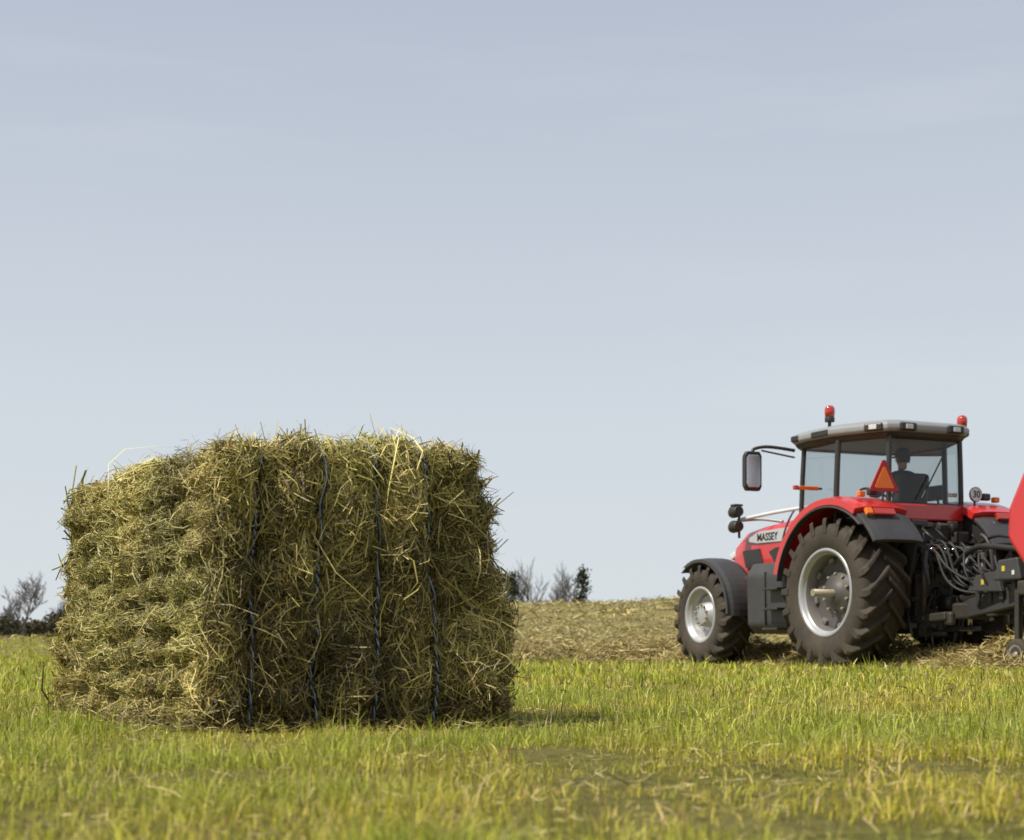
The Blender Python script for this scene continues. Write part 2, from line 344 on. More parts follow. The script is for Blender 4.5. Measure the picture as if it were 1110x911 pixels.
def strands(name,ax,sg,n,l0,w0,slope,lift,wts,dirbias=None,zshade=0.0,clear=True,green=1.0,deep=-.026):
    a_,b_=[i for i in range(3) if i!=ax]; p=np.zeros((n,3)); p[:,ax]=sg*half[ax]
    p[:,a_]=rng.uniform(-1,1,n)*half[a_]; p[:,b_]=rng.uniform(-1,1,n)*half[b_]
    th=rng.uniform(0,6.283,n)
    if dirbias is not None:
        th=np.where(rng.random(n)<dirbias[1],dirbias[0]+rng.normal(0,.35,n),th)
    l=l0*np.exp(rng.normal(0,.42,n))
    if ax!=0 and clear:
        dist=np.min(np.abs(p[:,0:1]-STR[None,:]),axis=1); reach=np.abs(np.cos(th))*l*.5
        kp=(dist>.004+reach)|(rng.random(n)<.20)
        th=np.where(kp,th,np.sign(rng.normal(size=n))*(math.pi/2)+rng.normal(0,.5,n)); kp2=(dist>.008)|(rng.random(n)<.25); p=p[kp2]; th=th[kp2]; l=l[kp2]; n=len(p)
    s_,d_=bsurf(p)
    t=np.zeros((n,3)); t[:,a_]=np.cos(th); t[:,b_]=np.sin(th)
    s2,_=bsurf(p+t*.02); t=norm(s2-s_); T=norm(t+d_*rng.normal(0,slope,n)[:,None])
    Bn=norm(np.cross(T,d_)); bd=norm(Bn*rng.normal(size=(n,1))+d_*(rng.normal(size=(n,1))*.6)); bend=rng.normal(0,.15,n)*l
    u_=rng.random(n); dep=deep+(lift-deep)*u_
    c=s_+d_*dep[:,None]
    P=[]
    for k_ in(-.5,-.17,.17,.5): 
        pp=c+T*(l*k_)[:,None]+bd*(bend*(1-4*k_*k_))[:,None]
        ex=np.maximum(np.abs(pp[:,[a_,b_]])-(half[[a_,b_]]+.01),0).max(-1); pp[:,ax]-=sg*ex*.7
        q=bworld(pp); q[:,2]=np.maximum(q[:,2],.003); P.append(q)
    ro=rng.uniform(-1,1,n)[:,None]; W=bvec(norm(Bn*(1-np.abs(ro)*.5)+d_*ro))*(w0*rng.uniform(.5,1.5,n))[:,None]
    col=pick(pal,wts,n,.18); cl=n3c(s_*1.5)[:,None]; col=col*(1+.16*cl)
    gr=np.clip(n3(s_*.5)[:,None]*.4,0,1)*green; col=col*(1-gr*np.array([.16,.04,.15]))
    hgt_=(s_[:,2]+H_/2)/H_
    if zshade>0:
        tz=np.clip(1.08-hgt_*.95+.30*n3(s_*1.3)+.15*n3b(s_),0,1); dk=rng.random(n)<tz*zshade; col[dk]*=np.array([.32,.28,.28])  # self-shade of the lower face, painted into strand colour
    col=col*(1-.45*np.clip((.10-hgt_)/.10,0,1))[:,None]  # contact shade along the bale foot, darkened into the strand colour
    ribbons(name,np.stack(P,1),W,[.8,1,1,.5],col,M_straw,bale)
strands('strands_end',1,-1,60000,.068,.0027,.17,.009,[.20,.23,.22,.19,.16],zshade=.92)
strands('strands_end_loose',1,-1,4600,.10,.0029,.14,.017,[.45,.32,.16,.05,.02],zshade=.50,deep=.003)
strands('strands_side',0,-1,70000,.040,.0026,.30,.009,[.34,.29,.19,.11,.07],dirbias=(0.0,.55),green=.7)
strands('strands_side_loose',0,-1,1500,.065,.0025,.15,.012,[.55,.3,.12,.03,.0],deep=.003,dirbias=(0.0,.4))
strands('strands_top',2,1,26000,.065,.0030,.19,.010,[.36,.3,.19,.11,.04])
strands('strands_far_side',0,1,14000,.07,.005,.20,.014,[.3,.3,.2,.12,.08])
strands('strands_back',1,1,11000,.10,.006,.2,.02,[.3,.3,.2,.12,.08])
strands('wisps_top',2,1,280,.085,.0018,.9,.02,[.6,.25,.1,.05,0])
strands('wisps_end',1,-1,200,.06,.0020,.7,.02,[.6,.25,.1,.05,0])
strands('wisps_side',0,-1,320,.05,.0019,.7,.012,[.6,.25,.1,.05,0])
strands('wisps_far_side',0,1,280,.07,.0019,.6,.018,[.6,.25,.1,.05,0])
M_tw1=mat('twine_blue',(.13,.17,.25),.5); M_tw2=mat('twine_black',(.015,.018,.026),.6); M_tw3=mat('twine_white',(.50,.54,.60),.5)
def nptube(name,q,r,m,parent):
    q=np.array(q); t=norm(np.gradient(q,axis=0)); ref=np.array([.31,.2,.93]); u=norm(np.cross(t,ref)); v=np.cross(t,u); n=len(q); K=6
    an=np.arange(K)*2*math.pi/K; ring=q[:,None,:]+r*(np.cos(an)[None,:,None]*u[:,None,:]+np.sin(an)[None,:,None]*v[:,None,:])
    i=np.arange(n-1)[:,None]; j=np.arange(K)[None,:]; j2=(j+1)%K
    Fq=np.stack([i*K+j,i*K+j2,(i+1)*K+j2,(i+1)*K+j],-1).reshape(-1,4)
    return npmesh(name,ring,Fq,None,m,parent)
for i,tx in enumerate(STR):
    pts=[]
    for zz in np.linspace(-.425,.425,60): pts.append((tx,-half[1],zz))
    for yy in np.linspace(-half[1],half[1],60)[1:]: pts.append((tx,yy,half[2]))
    for zz in np.linspace(.425,-.425,40)[1:]: pts.append((tx,half[1],zz))
    p=np.array(pts); s_,d_=bsurf(p)
    fac=np.clip(np.abs(d_[:,1])**2+.38*np.clip(d_[:,2],0,1)**2,0,1)
    s_=s_+d_*(.007+.050*fac)[:,None]
    lp_=np.linspace(0,14,len(p)); s_[:,0]=s_[:,0]+.005*np.sin(lp_*1.3+i*2)+.003*np.sin(lp_*4.1+i)
    for _ in range(4): s_[1:-1]=(s_[:-2]+s_[1:-1]*1+s_[2:])/3
    for _ in range(3): d_[1:-1]=norm(d_[:-2]+d_[1:-1]+d_[2:])
    tpar=np.arange(len(s_)); tf=np.linspace(0,len(s_)-1,len(s_)*8)
    dense=np.stack([np.interp(tf,tpar,s_[:,c]) for c in range(3)],-1); dn=norm(np.stack([np.interp(tf,tpar,d_[:,c]) for c in range(3)],-1))
    si=np.tile(np.array([1.,0,0]),(len(dn),1))
    ln=np.concatenate([[0],np.cumsum(np.linalg.norm(np.diff(dense,axis=0),axis=1))])
    for j,(mm,ph) in enumerate(((M_tw1,0),(M_tw2,2.1),(M_tw3,4.2))):
        a2_=ln*6.283/(.055+.012*np.sin(ln*7+i))+ph; amp=.0026+.0008*np.sin(ln*23+i*1.7+j)
        q=dense+dn*(amp*np.sin(a2_))[:,None]+si*(amp*np.cos(a2_))[:,None]
        nptube('twine_%d_%d'%(i,j),bworld(q),.0023 if j!=2 else .0017,mm,bale)

# ---------------------------------------------------------------- tractor
T=link(bpy.data.objects.new('tractor',None)); T.location=(TO[0],TO[1],0); T.rotation_euler=(0,0,TR); T.scale=(1.025,1.025,1.012)
def wheel(prefix,x,y,R,W,rim,side,par,nl=21,rear=True,z=None,lugs=True):
    z=R if z is None else z; h=W/2
    prof=[(-.80*h,rim-.01),(-.92*h,rim+.03),(-1.0*h,rim+(R-rim)*.45),(-.97*h,R-.14),(-.86*h,R-.09),(-.5*h,R-.075),(0,R-.07),(.5*h,R-.075),(.86*h,R-.09),(.97*h,R-.14),(1.0*h,rim+(R-rim)*.45),(.92*h,rim+.03),(.80*h,rim-.01)]
    lathe(prefix+'_tyre',prof,x,y,z,side,M_tyre,par)
    lathe(prefix+'_rim',[(.88*h,rim+.022),(.92*h,rim+.014),(.91*h,rim-.02),(.80*h,rim-.03),(.72*h,rim-.055)],x,y,z,side,M_silver,par)
    lathe(prefix+'_rim_barrel',[(.72*h,rim-.055),(.68*h,rim-.065),(.30*h,rim-.085),(.05*h,rim-.09),(-.5*h,rim-.07),(-.9*h,rim-.01),(-.9*h,rim+.02)],x,y,z,side,M_barrel if rear else M_silver,par)
    if rear: dp=[(.30*h,rim-.083),(.32*h,rim-.13),(.20*h,rim*.62),(.28*h,rim*.48),(.42*h,rim*.40),(.44*h,.15),(.50*h,.14),(.52*h,.001)]
    else: dp=[(.30*h,rim-.08),(.40*h,rim-.11),(.34*h,rim*.62),(.30*h,rim*.5),(.75*h,rim*.42),(.80*h,rim*.28),(.80*h,.001)]
    lathe(prefix+'_disc',dp,x,y,z,side,M_rimgrey if rear else M_silver,par,n=48)
    for k in range(10):
        a=k*math.pi/5; rr=rim*(.45 if rear else .36); off=(.34 if rear else .78)*h
        cyl(prefix+'_bolt_%d'%k,(x+side*(off-.01),y+rr*math.sin(a),z+rr*math.cos(a)),(x+side*(off+.035),y+rr*math.sin(a),z+rr*math.cos(a)),.016,M_hub,par,n=8)
    if rear:
        for k in range(8):
            a=k*math.pi/4+.2; rr=rim-.12
            box(prefix+'_lug_clamp_%d'%k,(x+side*.34*h,y+rr*math.sin(a),z+rr*math.cos(a)),(.06,.09,.06),M_barrel,par,rot=(-a,0,0))
    if not lugs: return
    Vv=[];Ff=[]
    for sg in(-1,1):
        for i in range(nl):
            ph0=2*math.pi*(i+(.5 if sg>0 else 0))/nl
            ws=[-.04,.30,.65,.92,1.0,1.015]; rt=[R,R,R-.004,R-.012,R-.05,R-.16]; rb=[R-.10,R-.10,R-.10,R-.115,R-.15,R-.20]
            th=[.030,.031,.034,.040,.043,.038]; kk=W*.52/R
            b0=len(Vv)
            for wj,a,bb,t in zip(ws,rt,rb,th):
                ph=ph0-kk*max(wj,0)**.92
                for rr,dt in((bb,-t*1.3),(a,-t*.85),(a,t*.85),(bb,t*1.3)):
                    an=ph+dt/R; Vv.append((x+sg*wj*h,y+rr*math.sin(an),z+rr*math.cos(an)))
            m_=len(ws)
            for j in range(m_-1):
                for c_ in range(3): Ff.append((b0+j*4+c_,b0+j*4+c_+1,b0+j*4+c_+5,b0+j*4+c_+4))
            Ff.append((b0,b0+1,b0+2,b0+3)); Ff.append(tuple(b0+(m_-1)*4+c_ for c_ in(3,2,1,0)))
    pymesh(prefix+'_lugs',Vv,Ff,M_tyre,par,bevel=.006,seg=1)
RW=.64; RRr=.93; FRr=.715; WB=3.0
for sd,nm in((-1,'left'),(1,'right')):
    wheel('rear_wheel_'+nm,sd*.96,0,RRr,RW,.53,sd,T,nl=20)
    wheel('front_wheel_'+nm,sd*.96,WB,FRr,.52,.38,sd,T,nl=18,rear=False)
    cyl('axle_stub_'+nm,(sd*.3,0,.93),(sd*1.42,0,.93),.045,M_hub,T)
    cyl('axle_trumpet_'+nm,(sd*.25,0,.93),(sd*.78,0,.93),.2,M_chassis,T,r2=.14)
    cyl('front_hub_'+nm,(sd*.55,WB,.705),(sd*.9,WB,.705),.14,M_chassis,T,r2=.17)
def arc_strip(name,cy,cz,r,x0,x1,a0,a1,th,m,par,n=20,crown=.03,r1=None):
    rings=[]; r1=r if r1 is None else r1
    for i in range(n+1):
        a=D2R(a0+(a1-a0)*i/n); ca,sa=math.cos(a),math.sin(a); ring=[]
        R0=r+(r1-r)*i/n
        xs_=np.linspace(x0,x1,7)
        for j,xx in enumerate(xs_):
            t=j/6; rr=R0-crown*(2*t-1)**4; ring.append((xx,cy+rr*ca,cz+rr*sa))
        for j,xx in reversed(list(enumerate(xs_))):
            t=j/6; rr=R0-th-crown*.3*(2*t-1)**4; ring.append((xx,cy+rr*ca,cz+rr*sa))
        rings.append(ring)
    return loft(name,rings,m,par,bevel=.006)
for sd,nm in((-1,'left'),(1,'right')):
    arc_strip('rear_fender_'+nm,-.02,.93,1.165,sd*1.27,sd*.50,14,122,.11,M_red,T,crown=.035,r1=1.20)
    arc_strip('fender_lip_'+nm,-.02,.93,1.040,sd*1.285,sd*1.20,10,132,.022,M_dkgrey,T,crown=.006,r1=1.075)
    arc_strip('fender_rear_panel_'+nm,-.02,.93,1.14,sd*1.23,sd*.52,123,148,.06,M_dkgrey,T,crown=.03)
    pts=[(-.02+1.06*math.cos(D2R(a)),.93+1.06*math.sin(D2R(a))) for a in range(20,150,8)]+[(-.75,.95),(.9,.95)]
    loft('fender_inner_wall_'+nm,[[(sd*.60,p[0],p[1]) for p in pts],[(sd*.57,p[0],p[1]) for p in pts]],M_black,T)
    box('tail_light_'+nm,(sd*.92,-.73,1.88),(.30,.05,.09),M_redlens,T,rot=(-.55,0,0)); box('indicator_'+nm,(sd*.95+sd*.19,-.73,1.88),(.09,.055,.09),M_orange,T,rot=(-.55,0,0))
    arc_strip('front_fender_'+nm,WB,FRr,.80,sd*1.22,sd*.74,52,182,.03,M_dkgrey,T,crown=.04)
    pts=[(WB+.78*math.cos(D2R(a)),FRr+.78*math.sin(D2R(a))) for a in range(60,182,8)]; pi=[(WB+.735*math.cos(D2R(a)),FRr+.735*math.sin(D2R(a))) for a in range(180,60,-8)]
    pts=pts+pi
    loft('front_fender_edge_'+nm,[[(sd*1.235,p[0],p[1]) for p in pts],[(sd*1.215,p[0],p[1]) for p in pts]],M_dkgrey,T)
    tube('front_fender_bracket_'+nm,[(sd*.6,WB-.1,.8),(sd*.62,WB-.2,1.3),(sd*.75,WB-.2,1.46),(sd*1.0,WB-.15,1.47)],.025,M_black,T)
box('gearbox_housing',(0,.55,.86),(.56,2.1,.62),M_chassis,T,.04); box('rear_axle_housing',(0,-.1,.95),(.66,.62,.60),M_chassis,T,.06)
box('engine_block',(0,2.2,.98),(.52,1.6,.62),M_black,T,.03); box('front_frame',(0,3.1,.80),(.50,.95,.36),M_chassis,T,.03)
box('front_axle_beam',(0,WB,.60),(1.25,.24,.24),M_chassis,T,.04); box('front_weight_block',(0,3.70,.80),(.62,.24,.44),M_black,T,.03)
tube('drag_link_left',[(-.75,WB-.25,.62),(-.3,WB-.3,.66)],.025,M_chrome,T)
for sd,nm in((-1,'left'),(1,'right')):
    loft('side_tank_'+nm,[[(sd*x_,y_,z_) for x_,z_ in((.55,.44),(1.02,.44),(1.12,.56),(1.14,1.22),(1.04,1.38),(.55,1.38))] for y_ in(1.0,1.92)],M_dkgrey,T,bevel=.035)
    box('tank_seam_'+nm,(sd*1.135,1.46,.9),(.03,.02,.70),M_black,T,.003)
    for i,zz in enumerate((.50,.76,1.02)):
        box('step_%s_%d'%(nm,i),(sd*1.18,1.18,zz),(.16,.34,.03),M_chassis,T,.006)
    for k in range(6):
        cyl('engine_fitting_%s_%d'%(nm,k),(sd*.5,2.0+.1*k,.7+.07*(k%3)),(sd*.62,2.0+.1*k,.72+.09*(k%3)),.05,M_black,T,n=10)
        tube('engine_pipe_%s_%d'%(nm,k),[(sd*.45,1.9+.12*k,1.1),(sd*.62,2.0+.1*k,.95),(sd*.5,2.1+.1*k,.65)],.018,M_hose,T)
tube('grab_rail_left',[(-1.02,1.22,1.3),(-1.06,1.24,1.5),(-.98,1.2,1.9),(-.88,1.18,2.05)],.013,M_black,T)
def hring(y,w2,zt,zb):
    return [(-w2,y,zb),(-w2*1.02,y,zt-.30),(-w2*.97,y,zt-.13),(-w2*.80,y,zt-.04),(-w2*.45,y,zt),(0,y,zt+.015),(w2*.45,y,zt),(w2*.80,y,zt-.04),(w2*.97,y,zt-.13),(w2*1.02,y,zt-.30),(w2,y,zb)]
loft('hood',[hring(1.18,.50,2.05,1.12),hring(1.9,.50,2.03,1.12),hring(2.6,.49,1.98,1.10),hring(3.05,.47,1.92,1.08),hring(3.28,.44,1.81,1.06),hring(3.42,.40,1.64,1.05),hring(3.48,.35,1.35,1.05)],M_red,T,bevel=.012)
for sd in(-1,1):
    def panel(nm,pts,m,off): 
        loft(nm,[[(sd*(.512+off),p[0],p[1]) for p in pts],[(sd*(.47),p[0],p[1]) for p in pts]],m,T,bevel=.004)
    panel('hood_side_band_%d'%(sd+1),[(1.22,1.90),(2.52,1.87),(2.95,1.76),(2.60,1.71),(1.22,1.70)],M_band,.012)
    panel('hood_side_grille_%d'%(sd+1),[(1.30,1.64),(2.15,1.63),(2.32,1.58),(2.10,1.34),(1.30,1.28)],M_black,.008)
    panel('hood_side_vent_%d'%(sd+1),[(2.56,1.64),(2.98,1.62),(2.90,1.38),(2.44,1.36)],M_black,.004)
    for k in range(5): box('grille_bar_%d_%d'%(sd+1,k),(sd*.524,1.42+k*.15,1.46),(.012,.025,.26),M_dkgrey,T,.003,rot=(.25,0,0))
    box('headlight_%d'%(sd+1),(sd*.38,3.36,1.58),(.14,.12,.09),M_white,T,.02,rot=(-.5,0,sd*-.3))
box('nose_grille',(0,3.47,1.34),(.5,.06,.42),M_black,T,.02,rot=(.12,0,0))
cu=bpy.data.curves.new('hood_lettering','FONT'); cu.body='MASSEY'; cu.size=.145; cu.extrude=.002; cu.offset=.001; cu.align_x='CENTER'; cu.align_y='CENTER'; cu.materials.append(M_black)
t=link(bpy.data.objects.new('hood_lettering',cu),T); t.matrix_local=Matrix.Translation((-.530,2.34,1.785))@Matrix(((0,0,-1,0),(-1,0,0,0),(0,1,0,0),(0,0,0,1)))
tube('lamp_bar',[(-.30,2.3,2.0),(-.40,2.6,2.06),(-.50,2.85,2.06),(-.62,2.95,2.05)],.024,M_silver,T)
tube('hand_rail',[(-.42,1.25,2.14),(-.46,2.0,2.13),(-.50,2.75,2.09),(-.60,2.9,2.06)],.026,M_white,T)
for k,zz in enumerate((2.17,1.96)):
    cyl('work_lamp_%d'%k,(-.68,2.80,zz),(-.68,2.96,zz),.075,M_black,T,r2=.09,bevel=.012); cyl('work_lamp_lens_%d'%k,(-.68,2.961,zz),(-.68,2.975,zz),.085,M_white,T)
tube('lamp_stem',[(-.62,2.9,1.80),(-.62,2.9,2.24)],.018,M_black,T)
box('lamp_cap',(-.66,2.9,2.26),(.14,.12,.03),M_black,T)
# cab
def hexa(s=1.0,dy=0):
    return [(-.80*s,1.16*s+dy),(-.86*s,.32+dy),(-.56*s,-.34*s+dy),(.56*s,-.34*s+dy),(.86*s,.32+dy),(.80*s,1.16*s+dy)]
def lp(p,z,ins=0):
    k=1-.05*(z-1.5)/1.4; return (p[0]*k,p[1]*(1-.03*(z-1.5)/1.4),z)
H0=hexa()
loft('cab_lower_body',[[(p[0]*.98,p[1],1.10) for p in H0],[(p[0],p[1],1.45) for p in H0]],M_black,T,bevel=.01)
for i in range(6):
    p,q=H0[i],H0[(i+1)%6]
    pymesh('cab_wall_%d'%i,[(p[0]*a,p[1]*a,z) for p in(p,q) for a in(1,.955) for z in(1.445,1.78)],[(0,1,3,2),(4,6,7,5),(0,4,5,1),(2,3,7,6),(0,2,6,4),(1,5,7,3)],M_black,T)
box('cab_rear_sill',(0,-.375,1.93),(1.08,.07,.20),M_red,T,.02); box('cab_rear_lower',(0,-.36,1.66),(1.10,.08,.30),M_black,T,.02)
zt=2.90
for i,p in enumerate(H0):
    a=lp(p,1.70); b_=lp(p,zt); mid=lp(p,2.3); mid=(mid[0]*1.015,mid[1]*1.01,mid[2])
    tube('cab_pillar_%d'%i,[a,mid,b_],.036 if i in(1,4) else .032,M_black,T)
for i in range(6):
    p,q=H0[i],H0[(i+1)%6]
    zb=1.78 if i not in(2,) else 2.03
    v=[lp(p,zb),lp(q,zb),lp(q,zt-.02),lp(p,zt-.02)]
    pymesh('cab_window_%d'%i,v,[(0,1,2,3)],M_glass,T)
    tube('window_rail_%d'%i,[lp(p,zb),lp(q,zb)],.024,M_black,T); tube('window_head_%d'%i,[lp(p,zt-.04),lp(q,zt-.04)],.03,M_black,T)
def rring(s,z,g=0): 
    base=[(-.70,1.42),(-.88,1.24),(-.94,.9),(-.93,.35),(-.76,-.10),(-.62,-.40),(-.48,-.46),(.48,-.46),(.62,-.40),(.76,-.10),(.93,.35),(.94,.9),(.88,1.24),(.70,1.42)]
    return [(x_*s,(y_-.45)*s+.45,z) for x_,y_ in base]
loft('roof_liner',[rring(.93,2.85),rring(.965,2.905)],M_black,T,bevel=.008)
loft('cab_roof',[rring(.965,2.907),rring(1.0,2.94),rring(1.0,3.00),rring(.95,3.045),rring(.82,3.07)],M_roof,T,bevel=.015)
loft('roof_hatch',[rring(.70,3.068),rring(.68,3.09),rring(.60,3.095)],M_roof,T,bevel=.01)
for k,(px_,py_,rz) in enumerate(((-.70,-.24,-1.05),(-.36,-.465,0),(.36,-.465,0),(.70,-.24,1.05))):
    box('roof_light_%d'%k,(px_,py_,2.965),(.24,.06,.10),M_black,T,.02,rot=(0,0,rz)); 
    R_z=Matrix.Rotation(rz,3,'Z'); o_=R_z@Vector((0,-.034,0)); box('roof_light_lens_%d'%k,(px_+o_.x,py_+o_.y,2.965),(.10,.012,.055),M_white,T,.004,rot=(0,0,rz))
box('roof_light_front',(-.90,1.12,2.97),(.06,.16,.08),M_black,T,.02); box('roof_light_side',(-.935,.55,2.965),(.03,.34,.075),M_black,T,.012)
for nm,(bx_,by_,bz_) in (('left',(-.80,.52,3.13)),('right',(.60,-.30,2.98))):
    tube('beacon_bracket_'+nm,[(bx_*.9,by_+.05,2.97),(bx_*1.02,by_,2.98),(bx_,by_,bz_)],.022,M_black,T)
    cyl('beacon_base_'+nm,(bx_,by_,bz_-.01),(bx_,by_,bz_+.05),.062,M_black,T,bevel=.008)
    rings=[[(bx_+r_*math.cos(i*math.pi/10),by_+r_*math.sin(i*math.pi/10),bz_+z_) for i in range(20)] for r_,z_ in((.056,.05),(.066,.12),(.062,.165),(.040,.195),(.010,.203))]
    loft('beacon_lens_'+nm,rings,M_redlens,T,smooth=True)
for sd,nm in((-1,'left'),(1,'right')):
    tube('mirror_arm_'+nm,[(sd*.86,1.20,2.83),(sd*1.15,1.28,2.88),(sd*1.36,1.32,2.86),(sd*1.46,1.32,2.80),(sd*1.46,1.32,2.35)],.022,M_black,T)
    tube('mirror_stay_'+nm,[(sd*.86,1.2,2.74),(sd*1.30,1.30,2.82)],.012,M_black,T)
    rg=lambda y_,k_:[(sd*1.46+.125*k_*x_,y_,2.54+.255*k_*z_) for x_,z_ in((-1,-.8),(-.75,-1),(.75,-1),(1,-.8),(1,.8),(.75,1),(-.75,1),(-1,.8))]
    loft('mirror_housing_'+nm,[rg(1.36,.75),rg(1.30,1.0),rg(1.235,1.0)],M_black,T,bevel=.01)
    loft('mirror_glass_'+nm,[rg(1.234,.82),rg(1.231,.80)],M_mirror,T)
# interior
box('seat_base',(0,.22,1.84),(.50,.48,.14),M_black,T,.04); box('seat_pedestal',(0,.22,1.62),(.36,.36,.32),M_black,T,.03); box('seat_back',(0,-.06,2.16),(.48,.12,.58),M_black,T,.05,rot=(.12,0,0))
box('armrest',(.34,.28,2.06),(.10,.40,.08),M_black,T,.03); box('control_console',(.58,.25,1.85),(.24,.60,.34),M_dkgrey,T,.03)
box('dash_console',(0,1.0,1.85),(.40,.22,.60),M_black,T,.05); tube('steering_column',[(0,.95,2.0),(0,.72,2.20)],.03,M_black,T)
tube('steering_wheel',[(.2*math.cos(a*math.pi/6),.68+.15*math.sin(a*math.pi/6),2.22+.12*math.sin(a*math.pi/6)) for a in range(12)],.016,M_black,T,cyc=True)
box('cab_monitor',(.50,.80,2.30),(.04,.26,.20),M_black,T,.01); tube('monitor_arm',[(.6,.6,2.0),(.52,.75,2.25)],.015,M_black,T)
tube('rear_wiper',[(-.1,-.40,2.10),(.22,-.385,2.62)],.010,M_black,T)
# driver, seated, seen from behind
drv=link(bpy.data.objects.new('tractor_driver',None)); drv.location=T.location; drv.rotation_euler=T.rotation_euler; drv.scale=T.scale
def skinned(name,verts,edges_,rad,m,root=0,sub=2):
    me=bpy.data.meshes.new(name); me.from_pydata(verts,edges_,[]); ob=link(bpy.data.objects.new(name,me),drv); me.materials.append(m)
    sk=ob.modifiers.new('skin','SKIN')
    for i,r_ in enumerate(rad):
        rr=r_ if isinstance(r_,tuple) else (r_,r_); me.skin_vertices[0].data[i].radius=rr; me.skin_vertices[0].data[i].use_root=(i==root)
    sk.use_smooth_shade=True; s2=ob.modifiers.new('sub','SUBSURF'); s2.levels=sub; s2.render_levels=sub; return ob
try:
    skinned('torso_and_arms',[(0,.14,1.99),(0,.10,2.16),(0,.07,2.34),(0,.08,2.44),(0,.09,2.50),(-.17,.08,2.42),(-.27,.24,2.20),(-.17,.46,2.20),(.17,.08,2.42),(.27,.24,2.20),(.17,.46,2.22)],
      [(0,1),(1,2),(2,3),(3,4),(3,5),(5,6),(6,7),(3,8),(8,9),(9,10)],[(.16,.12),(.145,.11),(.165,.115),(.12,.09),.06,.07,.052,.036,.07,.052,.036],M_shirt)
    skinned('legs',[(0,.14,1.97),(-.10,.20,1.97),(-.16,.58,1.99),(-.16,.72,1.56),(-.16,.84,1.52),(.10,.20,1.97),(.16,.58,1.99),(.16,.72,1.56),(.16,.84,1.52)],[(0,1),(1,2),(2,3),(3,4),(0,5),(5,6),(6,7),(7,8)],[.12,.09,.065,.045,.04,.09,.065,.045,.04],M_trous)
    skinned('head',[(0,.09,2.50),(0,.10,2.56),(0,.10,2.66),(0,.095,2.735),(0,.16,2.60),(0,.205,2.635)],[(0,1),(1,2),(2,3),(2,4),(4,5)],[.052,.055,(.078,.09),(.06,.07),.045,.012],M_skin)
    loft('cap',[[(r_*.95*math.cos(i*.3927),.10+r_*1.15*math.sin(i*.3927),z_) for i in range(16)] for r_,z_ in((.092,2.67),(.092,2.72),(.075,2.765),(.03,2.785))],M_cap,drv,smooth=True)
    box('cap_peak',(0,.24,2.68),(.14,.11,.012),M_cap,drv)
    loft('hair',[[(r_*math.cos(i*.3927),.09+r_*1.1*math.sin(i*.3927),z_) for i in range(16)] for r_,z_ in((.070,2.60),(.086,2.63),(.086,2.67))],M_hair,drv,smooth=True)
    for sd in(-1,1):
        box('ear_%d'%(sd+1),(sd*.092,.10,2.63),(.02,.035,.06),M_skin,drv,.008); box('eye_%d'%(sd+1),(sd*.03,.185,2.655),(.02,.01,.01),M_white,drv,.003)
        for f_ in range(4): tube('finger_%d_%d'%(sd+1,f_),[(sd*(.17-.0),.47+f_*.006,2.20+f_*.014),(sd*.17,.53+f_*.01,2.23+f_*.012),(sd*.155,.55+f_*.01,2.20+f_*.01)],.009,M_skin,drv)
        skinned('hand_%d'%(sd+1),[(sd*.17,.45,2.205),(sd*.17,.50,2.215),(sd*.145,.51,2.235)],[(0,1),(1,2)],[.032,.038,.012],M_skin)
    box('mouth',(0,.182,2.585),(.04,.008,.008),M_smvred,drv,.002)
except Exception as ex: print('driver',ex)
def tri(s,y,z0): 
    h_=s*.866; pts=[(-s/2,-h_/3),(-s/2+.05*s,-h_/3-.04*s),(s/2-.05*s,-h_/3-.04*s),(s/2,-h_/3),(.05*s,h_*2/3),(-.05*s,h_*2/3)]
    return [(-.74+p[0],y,z0+p[1]) for p in pts]
loft('slow_vehicle_triangle',[tri(.42,-.50,2.29),tri(.42,-.485,2.29)],M_smvred,T); loft('slow_vehicle_triangle_centre',[tri(.28,-.507,2.285),tri(.28,-.5015,2.285)],M_smv,T)
box('triangle_bracket',(-.62,-.42,2.18),(.30,.025,.05),M_black,T); tube('triangle_post',[(-.74,-.47,1.95),(-.74,-.475,2.33)],.014,M_black,T)
cyl('speed_disc_rim',(.66,-.47,2.17),(.66,-.49,2.17),.095,M_black,T,n=32); cyl('speed_disc',(.66,-.491,2.17),(.66,-.495,2.17),.083,M_white,T,n=32)
cu=bpy.data.curves.new('speed_digits','FONT'); cu.body='30'; cu.size=.12; cu.extrude=.001; cu.offset=.002; cu.align_x='CENTER'; cu.align_y='CENTER'; cu.materials.append(M_black)
t=link(bpy.data.objects.new('speed_digits',cu),T); t.location=(.66,-.4975,2.17); t.rotation_euler=(math.pi/2,0,0)
tube('speed_disc_post',[(.66,-.46,1.9),(.66,-.46,2.16)],.014,M_black,T)
for sd in(-1,1):
    box('side_marker_%d'%(sd+1),(sd*1.05,.62,2.28),(.30,.04,.050),M_orange,T,.012); box('side_marker_red_%d'%(sd+1),(sd*1.24,.62,2.28),(.07,.045,.055),M_redlens,T,.01)
    tube('marker_bracket_%d'%(sd+1),[(sd*.85,.62,2.28),(sd*1.22,.635,2.265)],.014,M_black,T)
    box('fender_work_lamp_%d'%(sd+1),(sd*.86,-.42,2.15),(.12,.08,.09),M_black,T,.02); box('fender_amber_%d'%(sd+1),(sd*1.02,-.42,2.12),(.09,.07,.07),M_orange,T,.015)
box('valve_block',(0,-.46,1.42),(.46,.22,.22),M_chassis,T,.02)
for k in range(8):
    x_=-.19+.054*k; cyl('coupler_%d'%k,(x_,-.57,1.40+.06*(k%2)),(x_,-.66,1.40+.06*(k%2)),.022,M_chrome if k%3 else M_redlens,T,n=12)
